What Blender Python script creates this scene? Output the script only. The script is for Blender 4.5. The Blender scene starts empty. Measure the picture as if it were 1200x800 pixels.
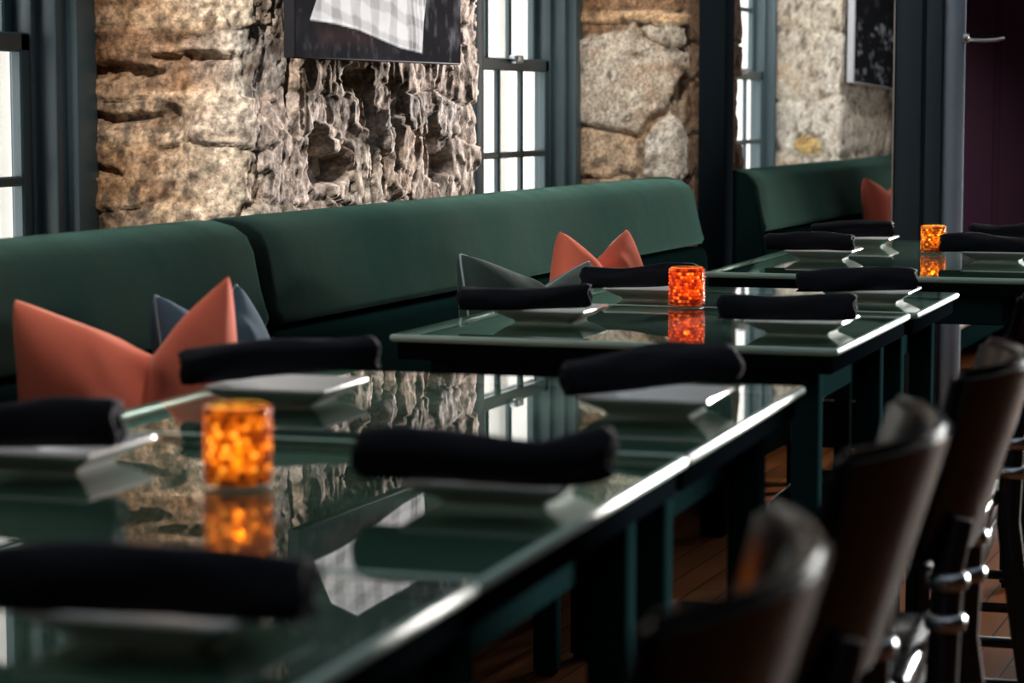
import bpy, bmesh, math, random
import numpy as np
from mathutils import Vector, Matrix

random.seed(7)
R = math.radians
C = bpy.context.scene.collection
SC = bpy.context.scene

# ------------------------------------------------------------------ materials
def new_mat(name):
    m = bpy.data.materials.new(name)
    m.use_nodes = True
    nt = m.node_tree
    b = nt.nodes['Principled BSDF']
    return m, nt, b

def principled(name, col, rough=.5, metal=0., sheen=0., sheen_tint=None, coat=0., spec=None,
               noise=None, bump=None, aniso=None):
    """noise=(scale, amount, col2); bump=(scale, strength, distance)"""
    m, nt, b = new_mat(name)
    b.inputs['Base Color'].default_value = (*col, 1)
    b.inputs['Roughness'].default_value = rough
    b.inputs['Metallic'].default_value = metal
    if spec is not None: b.inputs['Specular IOR Level'].default_value = spec
    if sheen:
        b.inputs['Sheen Weight'].default_value = sheen
        b.inputs['Sheen Roughness'].default_value = .35
        b.inputs['Sheen Tint'].default_value = (*(sheen_tint or (1, 1, 1)), 1)
    if coat:
        b.inputs['Coat Weight'].default_value = coat
        b.inputs['Coat Roughness'].default_value = .08
    tc = nt.nodes.new('ShaderNodeTexCoord')
    if noise:
        n = nt.nodes.new('ShaderNodeTexNoise'); n.inputs['Scale'].default_value = noise[0]
        n.inputs['Detail'].default_value = 6
        nt.links.new(tc.outputs['Object'], n.inputs['Vector'])
        r = nt.nodes.new('ShaderNodeValToRGB')
        r.color_ramp.elements[0].position = .5 - .5 * noise[1]; r.color_ramp.elements[1].position = .5 + .5 * noise[1]
        r.color_ramp.elements[0].color = (*col, 1); r.color_ramp.elements[1].color = (*noise[2], 1)
        nt.links.new(n.outputs['Fac'], r.inputs['Fac'])
        nt.links.new(r.outputs['Color'], b.inputs['Base Color'])
    if bump:
        n2 = nt.nodes.new('ShaderNodeTexNoise'); n2.inputs['Scale'].default_value = bump[0]
        n2.inputs['Detail'].default_value = 5
        nt.links.new(tc.outputs['Object'], n2.inputs['Vector'])
        bp = nt.nodes.new('ShaderNodeBump'); bp.inputs['Strength'].default_value = bump[1]
        bp.inputs['Distance'].default_value = bump[2]
        nt.links.new(n2.outputs['Fac'], bp.inputs['Height'])
        nt.links.new(bp.outputs['Normal'], b.inputs['Normal'])
    return m

def attr_mat(name, attr, rough, bumps, mix_noise=None, spec=.3):
    """surface coloured by a mesh colour attribute (its own stone / print colours)"""
    m, nt, b = new_mat(name)
    a = nt.nodes.new('ShaderNodeAttribute'); a.attribute_name = attr
    b.inputs['Roughness'].default_value = rough
    b.inputs['Specular IOR Level'].default_value = spec
    tc = nt.nodes.new('ShaderNodeTexCoord')
    src = a.outputs['Color']
    if mix_noise:
        for (sc, lo, hi, amt) in mix_noise:
            n = nt.nodes.new('ShaderNodeTexNoise'); n.inputs['Scale'].default_value = sc
            n.inputs['Detail'].default_value = 8; n.inputs['Roughness'].default_value = .65
            nt.links.new(tc.outputs['Object'], n.inputs['Vector'])
            r = nt.nodes.new('ShaderNodeValToRGB')
            r.color_ramp.elements[0].position = .35; r.color_ramp.elements[1].position = .65
            r.color_ramp.elements[0].color = (*lo, 1); r.color_ramp.elements[1].color = (*hi, 1)
            nt.links.new(n.outputs['Fac'], r.inputs['Fac'])
            mx = nt.nodes.new('ShaderNodeMix'); mx.data_type = 'RGBA'; mx.blend_type = 'MULTIPLY'
            mx.inputs['Factor'].default_value = amt
            nt.links.new(src, mx.inputs[6]); nt.links.new(r.outputs['Color'], mx.inputs[7])
            src = mx.outputs[2]
    nt.links.new(src, b.inputs['Base Color'])
    prev = None
    for (sc, st, dist) in bumps:
        n = nt.nodes.new('ShaderNodeTexNoise'); n.inputs['Scale'].default_value = sc
        n.inputs['Detail'].default_value = 8; n.inputs['Roughness'].default_value = .6
        nt.links.new(tc.outputs['Object'], n.inputs['Vector'])
        bp = nt.nodes.new('ShaderNodeBump'); bp.inputs['Strength'].default_value = st
        bp.inputs['Distance'].default_value = dist
        nt.links.new(n.outputs['Fac'], bp.inputs['Height'])
        if prev: nt.links.new(prev.outputs['Normal'], bp.inputs['Normal'])
        prev = bp
    if prev: nt.links.new(prev.outputs['Normal'], b.inputs['Normal'])
    return m

def thin_glass(name, tint, rough=.012, ior=1.5):
    m = bpy.data.materials.new(name); m.use_nodes = True
    nt = m.node_tree; nt.nodes.clear()
    out = nt.nodes.new('ShaderNodeOutputMaterial')
    tr = nt.nodes.new('ShaderNodeBsdfTransparent'); tr.inputs[0].default_value = (*tint, 1)
    gl = nt.nodes.new('ShaderNodeBsdfGlossy'); gl.inputs['Roughness'].default_value = rough
    gl.inputs['Color'].default_value = (1, 1, 1, 1)
    fr = nt.nodes.new('ShaderNodeFresnel'); fr.inputs['IOR'].default_value = ior
    ge = nt.nodes.new('ShaderNodeNewGeometry')
    inv = nt.nodes.new('ShaderNodeMath'); inv.operation = 'SUBTRACT'; inv.inputs[0].default_value = 1
    nt.links.new(ge.outputs['Backfacing'], inv.inputs[1])
    mul = nt.nodes.new('ShaderNodeMath'); mul.operation = 'MULTIPLY'
    nt.links.new(fr.outputs[0], mul.inputs[0]); nt.links.new(inv.outputs[0], mul.inputs[1])
    mx = nt.nodes.new('ShaderNodeMixShader')
    nt.links.new(mul.outputs[0], mx.inputs[0]); nt.links.new(tr.outputs[0], mx.inputs[1]); nt.links.new(gl.outputs[0], mx.inputs[2])
    nt.links.new(mx.outputs[0], out.inputs[0])
    return m

def emission(name, col, strength):
    m = bpy.data.materials.new(name); m.use_nodes = True
    nt = m.node_tree; nt.nodes.clear()
    out = nt.nodes.new('ShaderNodeOutputMaterial')
    e = nt.nodes.new('ShaderNodeEmission'); e.inputs[0].default_value = (*col, 1); e.inputs[1].default_value = strength
    nt.links.new(e.outputs[0], out.inputs[0])
    return m

def amber_glass(name, c_dark, c_mid, c_light):
    """beaded amber glass: light of the flame inside passes through, beads vary in density"""
    m = bpy.data.materials.new(name); m.use_nodes = True
    nt = m.node_tree; nt.nodes.clear()
    out = nt.nodes.new('ShaderNodeOutputMaterial')
    tc = nt.nodes.new('ShaderNodeTexCoord')
    v = nt.nodes.new('ShaderNodeAttribute'); v.attribute_name = 'bead_density'
    r = nt.nodes.new('ShaderNodeValToRGB'); cr = r.color_ramp
    cr.elements[0].position = .1; cr.elements[0].color = (*c_dark, 1)
    cr.elements[1].position = .95; cr.elements[1].color = (*c_light, 1)
    e = cr.elements.new(.62); e.color = (*c_mid, 1)
    nt.links.new(v.outputs['Fac'], r.inputs['Fac'])
    tl = nt.nodes.new('ShaderNodeBsdfTranslucent'); nt.links.new(r.outputs[0], tl.inputs[0])
    tr = nt.nodes.new('ShaderNodeBsdfTransparent'); nt.links.new(r.outputs[0], tr.inputs[0])
    m1 = nt.nodes.new('ShaderNodeMixShader'); m1.inputs[0].default_value = .22
    nt.links.new(tl.outputs[0], m1.inputs[1]); nt.links.new(tr.outputs[0], m1.inputs[2])
    gl = nt.nodes.new('ShaderNodeBsdfGlossy'); gl.inputs['Roughness'].default_value = .06
    lw = nt.nodes.new('ShaderNodeFresnel'); lw.inputs['IOR'].default_value = 1.5
    ge = nt.nodes.new('ShaderNodeNewGeometry')
    inv = nt.nodes.new('ShaderNodeMath'); inv.operation = 'SUBTRACT'; inv.inputs[0].default_value = 1
    nt.links.new(ge.outputs['Backfacing'], inv.inputs[1])
    mul = nt.nodes.new('ShaderNodeMath'); mul.operation = 'MULTIPLY'
    nt.links.new(lw.outputs[0], mul.inputs[0]); nt.links.new(inv.outputs[0], mul.inputs[1])
    m2 = nt.nodes.new('ShaderNodeMixShader')
    nt.links.new(mul.outputs[0], m2.inputs[0]); nt.links.new(m1.outputs[0], m2.inputs[1]); nt.links.new(gl.outputs[0], m2.inputs[2])
    nt.links.new(m2.outputs[0], out.inputs[0])
    return m

def plank_mat(name):
    m, nt, b = new_mat(name)
    tc = nt.nodes.new('ShaderNodeTexCoord')
    mp = nt.nodes.new('ShaderNodeMapping'); mp.inputs['Rotation'].default_value = (0, 0, R(90))
    nt.links.new(tc.outputs['Object'], mp.inputs['Vector'])
    br = nt.nodes.new('ShaderNodeTexBrick')
    br.inputs['Scale'].default_value = 1.0
    br.inputs['Brick Width'].default_value = 1.1; br.inputs['Row Height'].default_value = .075
    br.inputs['Mortar Size'].default_value = .0025
    br.inputs['Color1'].default_value = (.46, .155, .045, 1); br.inputs['Color2'].default_value = (.33, .10, .028, 1)
    br.inputs['Mortar'].default_value = (.05, .02, .01, 1)
    nt.links.new(mp.outputs[0], br.inputs['Vector'])
    mp2 = nt.nodes.new('ShaderNodeMapping'); mp2.inputs['Scale'].default_value = (30, 2.2, 1)
    nt.links.new(tc.outputs['Object'], mp2.inputs['Vector'])
    n = nt.nodes.new('ShaderNodeTexNoise'); n.inputs['Scale'].default_value = 1.5; n.inputs['Detail'].default_value = 6
    nt.links.new(mp2.outputs[0], n.inputs['Vector'])
    mx = nt.nodes.new('ShaderNodeMix'); mx.data_type = 'RGBA'; mx.blend_type = 'MULTIPLY'; mx.inputs['Factor'].default_value = .45
    nt.links.new(br.outputs['Color'], mx.inputs[6]); nt.links.new(n.outputs['Color'], mx.inputs[7])
    nt.links.new(mx.outputs[2], b.inputs['Base Color'])
    b.inputs['Roughness'].default_value = .45; b.inputs['Specular IOR Level'].default_value = .2
    return m

M = {}
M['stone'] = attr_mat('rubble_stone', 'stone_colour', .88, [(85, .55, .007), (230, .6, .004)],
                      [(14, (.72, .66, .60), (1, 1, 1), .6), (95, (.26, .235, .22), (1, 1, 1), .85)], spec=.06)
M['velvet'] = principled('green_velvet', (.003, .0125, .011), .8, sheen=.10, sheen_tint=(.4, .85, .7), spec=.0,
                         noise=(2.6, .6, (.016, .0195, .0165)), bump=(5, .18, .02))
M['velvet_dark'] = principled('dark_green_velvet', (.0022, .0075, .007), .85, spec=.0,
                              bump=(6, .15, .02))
M['leather_brown'] = principled('brown_black_leather', (.016, .014, .014), .45, bump=(35, .2, .004))
M['teal_paint'] = principled('dark_teal_paint', (.007, .022, .024), .7, spec=.0, noise=(9, .8, (.010, .029, .031)))
M['black_paint'] = principled('black_paint', (.004, .006, .008), .9, spec=.0)
M['post_paint'] = principled('slate_paint', (.045, .064, .080), .8, spec=.0, noise=(4, .8, (.054, .075, .092)))
M['pale_paint'] = principled('pale_slate_paint', (.30, .37, .45), .8, spec=.0, noise=(14, .8, (.26, .32, .40)))
M['frame_paint'] = principled('window_frame_paint', (.032, .058, .070), .4, noise=(5, .8, (.042, .072, .085)))
M['board_green'] = principled('green_table_board', (.055, .105, .086), .5, spec=.15, noise=(7, .9, (.064, .120, .098)))
M['brown_wood'] = principled('red_brown_wood', (.19, .07, .035), .45, noise=(11, .9, (.11, .04, .02)))
M['table_glass'] = thin_glass('clear_table_glass', (.84, .93, .88))
M['glass_edge'] = principled('green_glass_edge', (.36, .54, .45), .38, noise=(6, .9, (.42, .58, .49)))
M['pane'] = thin_glass('window_pane', (.97, .985, .98), ior=1.35)
M['napkin'] = principled('black_napkin_cloth', (.0085, .0095, .0135), .85, sheen=.06, sheen_tint=(.6, .55, .75), spec=.12,
                         bump=(160, .25, .002))
M['plate'] = principled('white_porcelain', (.80, .78, .75), .12, noise=(8, .9, (.84, .82, .79)))
M['chair_leather'] = principled('black_chair_leather', (.005, .0048, .0055), 0.15, spec=.14, noise=(9, .9, (.0065, .006, .007)), bump=(120, .12, .002))
M['chair_wood'] = principled('black_lacquered_wood', (.006, .006, .007), .28, noise=(9, .9, (.009, .009, .010)))
M['steel'] = principled('brushed_steel', (.5, .52, .55), .28, 1., noise=(20, .9, (.42, .44, .47)))
M['orange'] = principled('coral_velvet', (.62, .155, .098), .85, sheen=.25, sheen_tint=(1, .65, .5), spec=.05,
                         noise=(6, .8, (.54, .115, .07)), bump=(24, .2, .006))
M['blue'] = principled('slate_blue_cloth', (.065, .10, .135), .85, sheen=.12, sheen_tint=(.6, .8, 1), spec=.04,
                       noise=(7, .8, (.032, .05, .068)), bump=(26, .2, .006))
M['moss'] = principled('charcoal_green_velvet', (.010, .018, .016), .85, sheen=.1, sheen_tint=(.6, .9, .8), spec=.04,
                       noise=(6, .8, (.022, .034, .030)), bump=(22, .25, .008))
M['piping'] = principled('grey_piping', (.10, .13, .15), .8, noise=(60, .9, (.13, .16, .18)))
M['plum'] = principled('plum_wall_panel', (.040, .014, .030), .6, spec=.1, noise=(2, .9, (.050, .018, .036)))
M['ceiling'] = principled('ceiling_paint', (.06, .06, .06), .9, noise=(3, .9, (.07, .07, .068)))
M['room_wall'] = principled('charcoal_wall', (.045, .045, .047), .8, noise=(3, .9, (.055, .054, .055)))
M['floor'] = plank_mat('orange_brown_planks')
M['wax'] = principled('white_wax', (.8, .75, .62), .5, noise=(30, .9, (.75, .7, .58)))
M['tin'] = principled('tealight_tin', (.7, .7, .7), .3, 1., noise=(30, .9, (.6, .6, .6)))
M['flame'] = emission('candle_flame', (1, .62, .22), 30)
M['amber'] = amber_glass('golden_beaded_glass', (.10, .022, .001), (.55, .17, .006), (1, .66, .16))
M['amber_red'] = amber_glass('orange_beaded_glass', (.13, .008, .001), (.60, .075, .006), (1, .42, .08))
M['print'] = attr_mat('photo_print', 'print_colour', .7, [(200, .05, .001)], spec=.0)
M['canvas_edge'] = principled('black_canvas_edge', (.008, .008, .010), .7, spec=.05, noise=(20, .9, (.016, .016, .018)))
M['pale_edge'] = principled('pale_canvas_edge', (.35, .36, .38), .5, noise=(20, .9, (.3, .31, .33)))
M['sandstone'] = principled('outside_stone', (.45, .435, .41), .9, noise=(2.5, .9, (.36, .35, .335)))

# ------------------------------------------------------------------ mesh helpers
def link_mesh(name, bm, mats, parent=None, smooth=True, loc=None, rotz=0.):
    me = bpy.data.meshes.new(name)
    bm.normal_update()
    bm.to_mesh(me); bm.free()
    if not isinstance(mats, (list, tuple)): mats = [mats]
    for m in mats: me.materials.append(m)
    if smooth:
        for p in me.polygons: p.use_smooth = True
    o = bpy.data.objects.new(name, me); C.objects.link(o)
    if parent is not None: o.parent = parent
    if loc is not None: o.location = loc
    if rotz: o.rotation_euler.z = rotz
    return o

def autosmooth(o, ang=40):
    me = o.data
    bm = bmesh.new(); bm.from_mesh(me)
    for e in bm.edges:
        if len(e.link_faces) == 2 and e.calc_face_angle(0) > R(ang): e.smooth = False
    bm.to_mesh(me); bm.free()
    return o

def bm_box(bm, lo, hi, bev=0., seg=2, mi=0):
    vs = [bm.verts.new((x, y, z)) for x in (lo[0], hi[0]) for y in (lo[1], hi[1]) for z in (lo[2], hi[2])]
    q = [(0, 1, 3, 2), (4, 6, 7, 5), (0, 4, 5, 1), (2, 3, 7, 6), (0, 2, 6, 4), (1, 5, 7, 3)]
    fs = [bm.faces.new([vs[i] for i in f]) for f in q]
    for f in fs: f.material_index = mi
    if bev:
        es = list({e for f in fs for e in f.edges})
        r = bmesh.ops.bevel(bm, geom=es, offset=bev, segments=seg, affect='EDGES', profile=.5)
        for f in r['faces']: f.material_index = mi
    return fs

def box(name, lo, hi, mat, parent=None, bev=.004, seg=2):
    bm = bmesh.new(); bm_box(bm, lo, hi, bev, seg)
    bmesh.ops.recalc_face_normals(bm, faces=bm.faces)
    return autosmooth(link_mesh(name, bm, mat, parent), 30)

def bm_lathe(bm, prof, n=32, cap0=True, cap1=True, centre=(0, 0)):
    rings = []
    for (r, z) in prof:
        rings.append([bm.verts.new((centre[0] + r * math.cos(2 * math.pi * k / n), centre[1] + r * math.sin(2 * math.pi * k / n), z)) for k in range(n)])
    for a, b in zip(rings, rings[1:]):
        for k in range(n):
            bm.faces.new((a[k], a[(k + 1) % n], b[(k + 1) % n], b[k]))
    if cap0: bm.faces.new(rings[0][::-1])
    if cap1: bm.faces.new(rings[-1])

def bm_tube(bm, pts, rad, n=10):
    """tube through points, rad a number or list"""
    pts = [Vector(p) for p in pts]
    rings = []
    for i, p in enumerate(pts):
        t = (pts[min(i + 1, len(pts) - 1)] - pts[max(i - 1, 0)]).normalized()
        a = Vector((0, 0, 1)) if abs(t.z) < .9 else Vector((1, 0, 0))
        u = t.cross(a).normalized(); v = t.cross(u).normalized()
        r = rad[i] if isinstance(rad, (list, tuple)) else rad
        rings.append([bm.verts.new(p + r * (math.cos(2 * math.pi * k / n) * u + math.sin(2 * math.pi * k / n) * v)) for k in range(n)])
    for a, b in zip(rings, rings[1:]):
        for k in range(n): bm.faces.new((a[k], a[(k + 1) % n], b[(k + 1) % n], b[k]))
    bm.faces.new(rings[0][::-1]); bm.faces.new(rings[-1])

def bm_extrude_profile(bm, prof, y0, y1, ny, inset=None):
    """closed (x,z) profile swept along y; inset(t)->scale about centroid gives rounded ends"""
    cx = sum(p[0] for p in prof) / len(prof); cz = sum(p[1] for p in prof) / len(prof)
    ys = []
    e = .035
    ends = [0, .15, .4, .7, 1]
    ys += [(y0 + e * (1 - math.cos(t * math.pi / 2)), math.sin(t * math.pi / 2)) for t in ends]
    L = y1 - y0
    for k in range(1, ny): ys.append((y0 + e + (L - 2 * e) * k / ny, 1))
    ys += [(y1 - e * (1 - math.cos(t * math.pi / 2)), math.sin(t * math.pi / 2)) for t in reversed(ends)]
    rings = []
    d = inset if inset is not None else .03
    for (y, f) in ys:
        ring = []
        for (x, z) in prof:
            dx, dz = x - cx, z - cz
            l = math.hypot(dx, dz)
            k = (l - d * (1 - f)) / l
            ring.append(bm.verts.new((cx + dx * k, y, cz + dz * k)))
        rings.append(ring)
    n = len(prof)
    for a, b in zip(rings, rings[1:]):
        for k in range(n): bm.faces.new((a[k], b[k], b[(k + 1) % n], a[(k + 1) % n]))
    bm.faces.new(rings[0]); bm.faces.new(rings[-1][::-1])
    bmesh.ops.recalc_face_normals(bm, faces=bm.faces)

def empty(name, loc, label, cat, rotz=0., group=None):
    o = bpy.data.objects.new(name, None); C.objects.link(o)
    o.location = loc; o.rotation_euler.z = rotz
    o.empty_display_size = .05
    o['label'] = label; o['category'] = cat
    if group: o['group'] = group
    return o

def tag(o, label, cat, group=None):
    o['label'] = label; o['category'] = cat
    if group: o['group'] = group
    return o

def structure(o, label=None):
    o['kind'] = 'structure'
    if label: o['label'] = label
    return o

def copy_tree(o, parent=None):
    c = o.copy(); C.objects.link(c)
    if parent is not None: c.parent = parent
    for ch in list(o.children): copy_tree(ch, c)
    return c

# ------------------------------------------------------------------ numpy noise for the stonework
def _hash(ix, iy, iz, seed):
    h = (ix * 374761393 + iy * 668265263 + iz * 2147483647 + seed * 974634777) & 0xFFFFFFFF
    h = ((h ^ (h >> 13)) * 1274126177) & 0xFFFFFFFF
    return ((h ^ (h >> 16)) & 0xFFFF) / 65535.0

def vnoise(x, y, z, seed=0):
    x0 = np.floor(x); y0 = np.floor(y); z0 = np.floor(z)
    fx, fy, fz = x - x0, y - y0, z - z0
    fx = fx * fx * (3 - 2 * fx); fy = fy * fy * (3 - 2 * fy); fz = fz * fz * (3 - 2 * fz)
    x0 = x0.astype(np.int64) + 1000; y0 = y0.astype(np.int64) + 1000; z0 = z0.astype(np.int64) + 1000
    r = 0
    for dx in (0, 1):
        for dy in (0, 1):
            for dz in (0, 1):
                w = (fx if dx else 1 - fx) * (fy if dy else 1 - fy) * (fz if dz else 1 - fz)
                r = r + w * _hash(x0 + dx, y0 + dy, z0 + dz, seed)
    return r * 2 - 1

def fbm(x, y, z, octs=4, seed=0, gain=.5):
    a, r, t = 1., 0, 0
    for o in range(octs):
        r = r + a * vnoise(x, y, z, seed + o * 17); t += a
        x, y, z = x * 2.03, y * 2.03, z * 2.03; a *= gain
    return r / t

def facets(s, z, size, seed, amp, tilt):
    """broken-stone facets: jittered cells, each its own tilted plane"""
    gs, gz = s / size, z / (size * 1.25)
    i0, j0 = np.floor(gs).astype(np.int64), np.floor(gz).astype(np.int64)
    best = np.full(s.shape, 9.); out = np.zeros(s.shape)
    zero = i0 * 0
    for di in (-1, 0, 1):
        for dj in (-1, 0, 1):
            a, b = i0 + di + 500, j0 + dj + 500
            cx = a - 500 + .1 + .8 * _hash(a, b, zero, seed); cz = b - 500 + .1 + .8 * _hash(a, b, zero + 1, seed)
            d = (gs - cx) ** 2 + (gz - cz) ** 2
            h = amp * (2 * _hash(a, b, zero + 2, seed) - 1) + size * tilt * ((2 * _hash(a, b, zero + 3, seed) - 1) * (gs - cx) + (2 * _hash(a, b, zero + 4, seed) - 1) * (gz - cz))
            m = d < best
            out = np.where(m, h, out); best = np.where(m, d, best)
    return out

def sstep(a, b, x):
    t = np.clip((x - a) / (b - a), 0, 1)
    return t * t * (3 - 2 * t)

def build_pier(path, z0, z1, seeds, rough, holes=(), step=.010, seed=1, chips=0., mort=(.43, .335, .25), jamb=0., fine_z=(.5, 1.95), limed=1.):
    """path: polyline [(x,y)..] in plan (room side on the right-hand normal);
    seeds: (s, z, half_w, half_h, height, colour). returns verts, quads, colours"""
    P = np.array(path, float)
    seg = np.hypot(*(P[1:] - P[:-1]).T); S = np.concatenate([[0], np.cumsum(seg)])
    ns = int(S[-1] / step) + 1
    s = np.linspace(0, S[-1], ns)
    px = np.interp(s, S, P[:, 0]); py = np.interp(s, S, P[:, 1])
    k = max(1, int(.035 / step))                          # round the arrises a little
    ker = np.ones(2 * k + 1) / (2 * k + 1)
    px2 = np.convolve(np.pad(px, k, mode='edge'), ker, 'valid'); py2 = np.convolve(np.pad(py, k, mode='edge'), ker, 'valid')
    tx = np.gradient(px2); ty = np.gradient(py2); tl = np.hypot(tx, ty) + 1e-9
    nx, nyv = ty / tl, -tx / tl
    zf = list(np.arange(z0, fine_z[0], .03)) + list(np.arange(fine_z[0], fine_z[1], step)) + list(np.arange(fine_z[1], z1 + .001, .03))
    z = np.array(zf); nz = len(z)
    SS, ZZ = np.meshgrid(s, z)
    SSf, ZZf = SS.ravel(), ZZ.ravel()
    X = np.tile(px2, nz); Y = np.tile(py2, nz)
    NX = np.tile(nx, nz); NY = np.tile(nyv, nz)
    ws = SSf + .035 * fbm(X * 7, Y * 7, ZZf * 9, 3, seed + 5); wz = ZZf + .03 * fbm(X * 7, Y * 7, ZZf * 7, 3, seed + 9)
    sd = np.array([q[:5] for q in seeds]); cols = np.array([q[5] for q in seeds])
    F1 = np.full(len(SSf), 9.); F2 = np.full(len(SSf), 9.); I1 = np.zeros(len(SSf), int)
    for i, (a, b, hw, hh, ht) in enumerate(sd):
        d = (np.abs((ws - a) / hw) ** 2.6 + np.abs((wz - b) / hh) ** 2.6) ** (1 / 2.6)
        m = d < F1
        F2 = np.where(m, F1, np.minimum(F2, d)); I1 = np.where(m, i, I1); F1 = np.where(m, d, F1)
    edge = F2 - F1
    joint = sstep(.03, .22 if chips < .5 else .13, edge)
    inj = 1 - sstep(jamb - .05, jamb + .03, SSf) if jamb else np.zeros(len(SSf))
    soft = 1 - inj * .6 - (1 - inj) * (.10 if chips > .5 else 0.)          # limed jambs hide most of the joints
    joint = 1 - (1 - joint) * soft
    ht = sd[I1, 4]
    tilt = _hash(I1.astype(np.int64), I1 * 0, I1 * 0, 3) - .5
    H = (ht + tilt * .10 * (ws - sd[I1, 0]) + tilt * .14 * (wz - sd[I1, 1])) * joint - .022 * (1 - joint)
    lo = fbm(X * 5.5, Y * 5.5, ZZf * 6.5, 4, seed)
    hi = fbm(X * 26, Y * 26, ZZf * 17, 4, seed + 3)
    fine = fbm(X * 60, Y * 60, ZZf * 42, 3, seed + 13, .6)
    face_k = (1 - inj) if chips > .5 else 0.
    H = H * (.75 - .42 * face_k) + rough * ((.014 - .005 * face_k) * lo + (.010 - .0082 * face_k) * hi + (.008 - .0052 * face_k) * fine)
    if chips > .5:
        fs, fz = SSf + .012 * hi + .3 * (ws - SSf), ZZf + .3 * (wz - ZZf)
        H = H + (1 - .7 * inj) * (facets(fs, fz, .10, seed + 7, .006, .14) + facets(fs, fz, .042, seed + 8, .0026, .17))
    if chips:
        rg = 1 - np.abs(fbm(X * 17, Y * 17, ZZf * 8.5, 3, seed + 31)) * 2.2
        rg2 = 1 - np.abs(fbm(X * 38, Y * 38, ZZf * 22, 3, seed + 37)) * 2.2
        H = H - chips * np.clip(rg, 0, 1) ** 3 * .002 - chips * np.clip(rg2, 0, 1) ** 2 * .0012
    for (a, b, ra, rb, dep) in holes:
        q = ((ws - a) / ra) ** 2 + ((wz - b) / rb) ** 2
        H = H - .8 * dep * (1 - sstep(.45, 1.15, q))
    X0, Y0 = X, Y
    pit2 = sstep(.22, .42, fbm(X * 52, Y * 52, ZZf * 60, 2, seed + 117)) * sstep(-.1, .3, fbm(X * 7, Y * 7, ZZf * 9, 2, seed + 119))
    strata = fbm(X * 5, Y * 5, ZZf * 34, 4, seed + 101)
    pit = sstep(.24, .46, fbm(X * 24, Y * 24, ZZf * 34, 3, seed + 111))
    H = H + inj * (.012 * strata) - rough * pit * (.008 if chips < .5 else .0018 + .004 * inj)
    X = X0 + NX * H; Y = Y0 + NY * H
    V = np.stack([X, Y, ZZf], 1)
    X, Y = X0, Y0
    mort = np.array(mort)
    col = cols[I1] * (1 + .22 * fbm(X * 9, Y * 9, ZZf * 11, 4, seed + 51))[:, None]
    col = col * joint[:, None] + mort * (1 - joint[:, None])
    lime = sstep(.12, .45, fbm(X * 6, Y * 6, ZZf * 6, 4, seed + 71))[:, None] * .55 * limed
    col = col * (1 - lime) + np.array([.60, .55, .48]) * lime
    rust = sstep(.18, .5, fbm(X * 5, Y * 5, ZZf * 12, 4, seed + 91))[:, None] * .5
    col = col * (1 - rust) + np.array([.36, .20, .10]) * rust
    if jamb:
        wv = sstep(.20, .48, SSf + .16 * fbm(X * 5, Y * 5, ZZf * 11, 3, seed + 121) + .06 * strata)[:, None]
        shade_brown = np.array([.21, .105, .05]) * (1 - sstep(-.3, .3, strata))[:, None] + np.array([.40, .25, .14]) * sstep(-.3, .3, strata)[:, None]  # browner toward the window: dim jamb shading put into the stone colour
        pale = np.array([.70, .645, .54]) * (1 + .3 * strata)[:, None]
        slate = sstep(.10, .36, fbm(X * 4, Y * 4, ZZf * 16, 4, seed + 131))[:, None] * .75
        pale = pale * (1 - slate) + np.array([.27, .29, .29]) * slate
        jc = shade_brown * (1 - wv) + (pale * .7 + col * .3) * wv
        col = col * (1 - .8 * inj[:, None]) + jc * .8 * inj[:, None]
    if chips > .5:
        k_ = (.5 * (1 - inj))[:, None]; col = col * (1 - k_) + np.array([.58, .485, .43]) * k_
    speck = fbm(X * 70, Y * 70, ZZf * 48, 3, seed + 141, .6)
    col = col * np.clip(1 + (1.25 if chips > .5 else .6) * speck, .3, 1.7)[:, None]
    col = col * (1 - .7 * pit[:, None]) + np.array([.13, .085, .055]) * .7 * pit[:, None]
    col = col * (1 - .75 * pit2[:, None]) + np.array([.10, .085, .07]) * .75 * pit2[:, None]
    idx = np.arange(nz * ns).reshape(nz, ns)
    Q = np.stack([idx[:-1, :-1], idx[:-1, 1:], idx[1:, 1:], idx[1:, :-1]], -1).reshape(-1, 4)
    return V, Q, np.clip(col, 0, 1), S

def auto_seeds(S, z0, z1, pal, rng, hrow=(.10, .24), wrow=(.16, .42), height=(-.012, .03)):
    out = []; z = z0
    while z < z1:
        h = rng.uniform(*hrow); s = -rng.uniform(0, .2)
        while s < S:
            w = rng.uniform(*wrow)
            c = pal(s + w / 2, z + h / 2, rng)
            out.append((s + w / 2, z + h / 2 + rng.uniform(-.03, .03), w / 2, h / 2, rng.uniform(*height), c))
            s += w
        z += h
    return out

CREAM = (.60, .54, .45); PALE = (.66, .62, .55); PINK = (.50, .42, .37); GREY = (.33, .34, .34); TAN = (.47, .35, .24)
RED_BROWN = (.34, .18, .09); BROWN = (.27, .165, .10); BLUE = (.27, .31, .34)

# ------------------------------------------------------------------ SETTING
FACE = -2.3; GLASSN = -2.72; SILL = .44; HEAD = 2.25; CEIL = 3.0
V_all, Q_all, C_all = [], [], []
def add_stone(v, q, c):
    off = sum(len(a) for a in V_all)
    V_all.append(v); Q_all.append(q + off); C_all.append(c)

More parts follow.
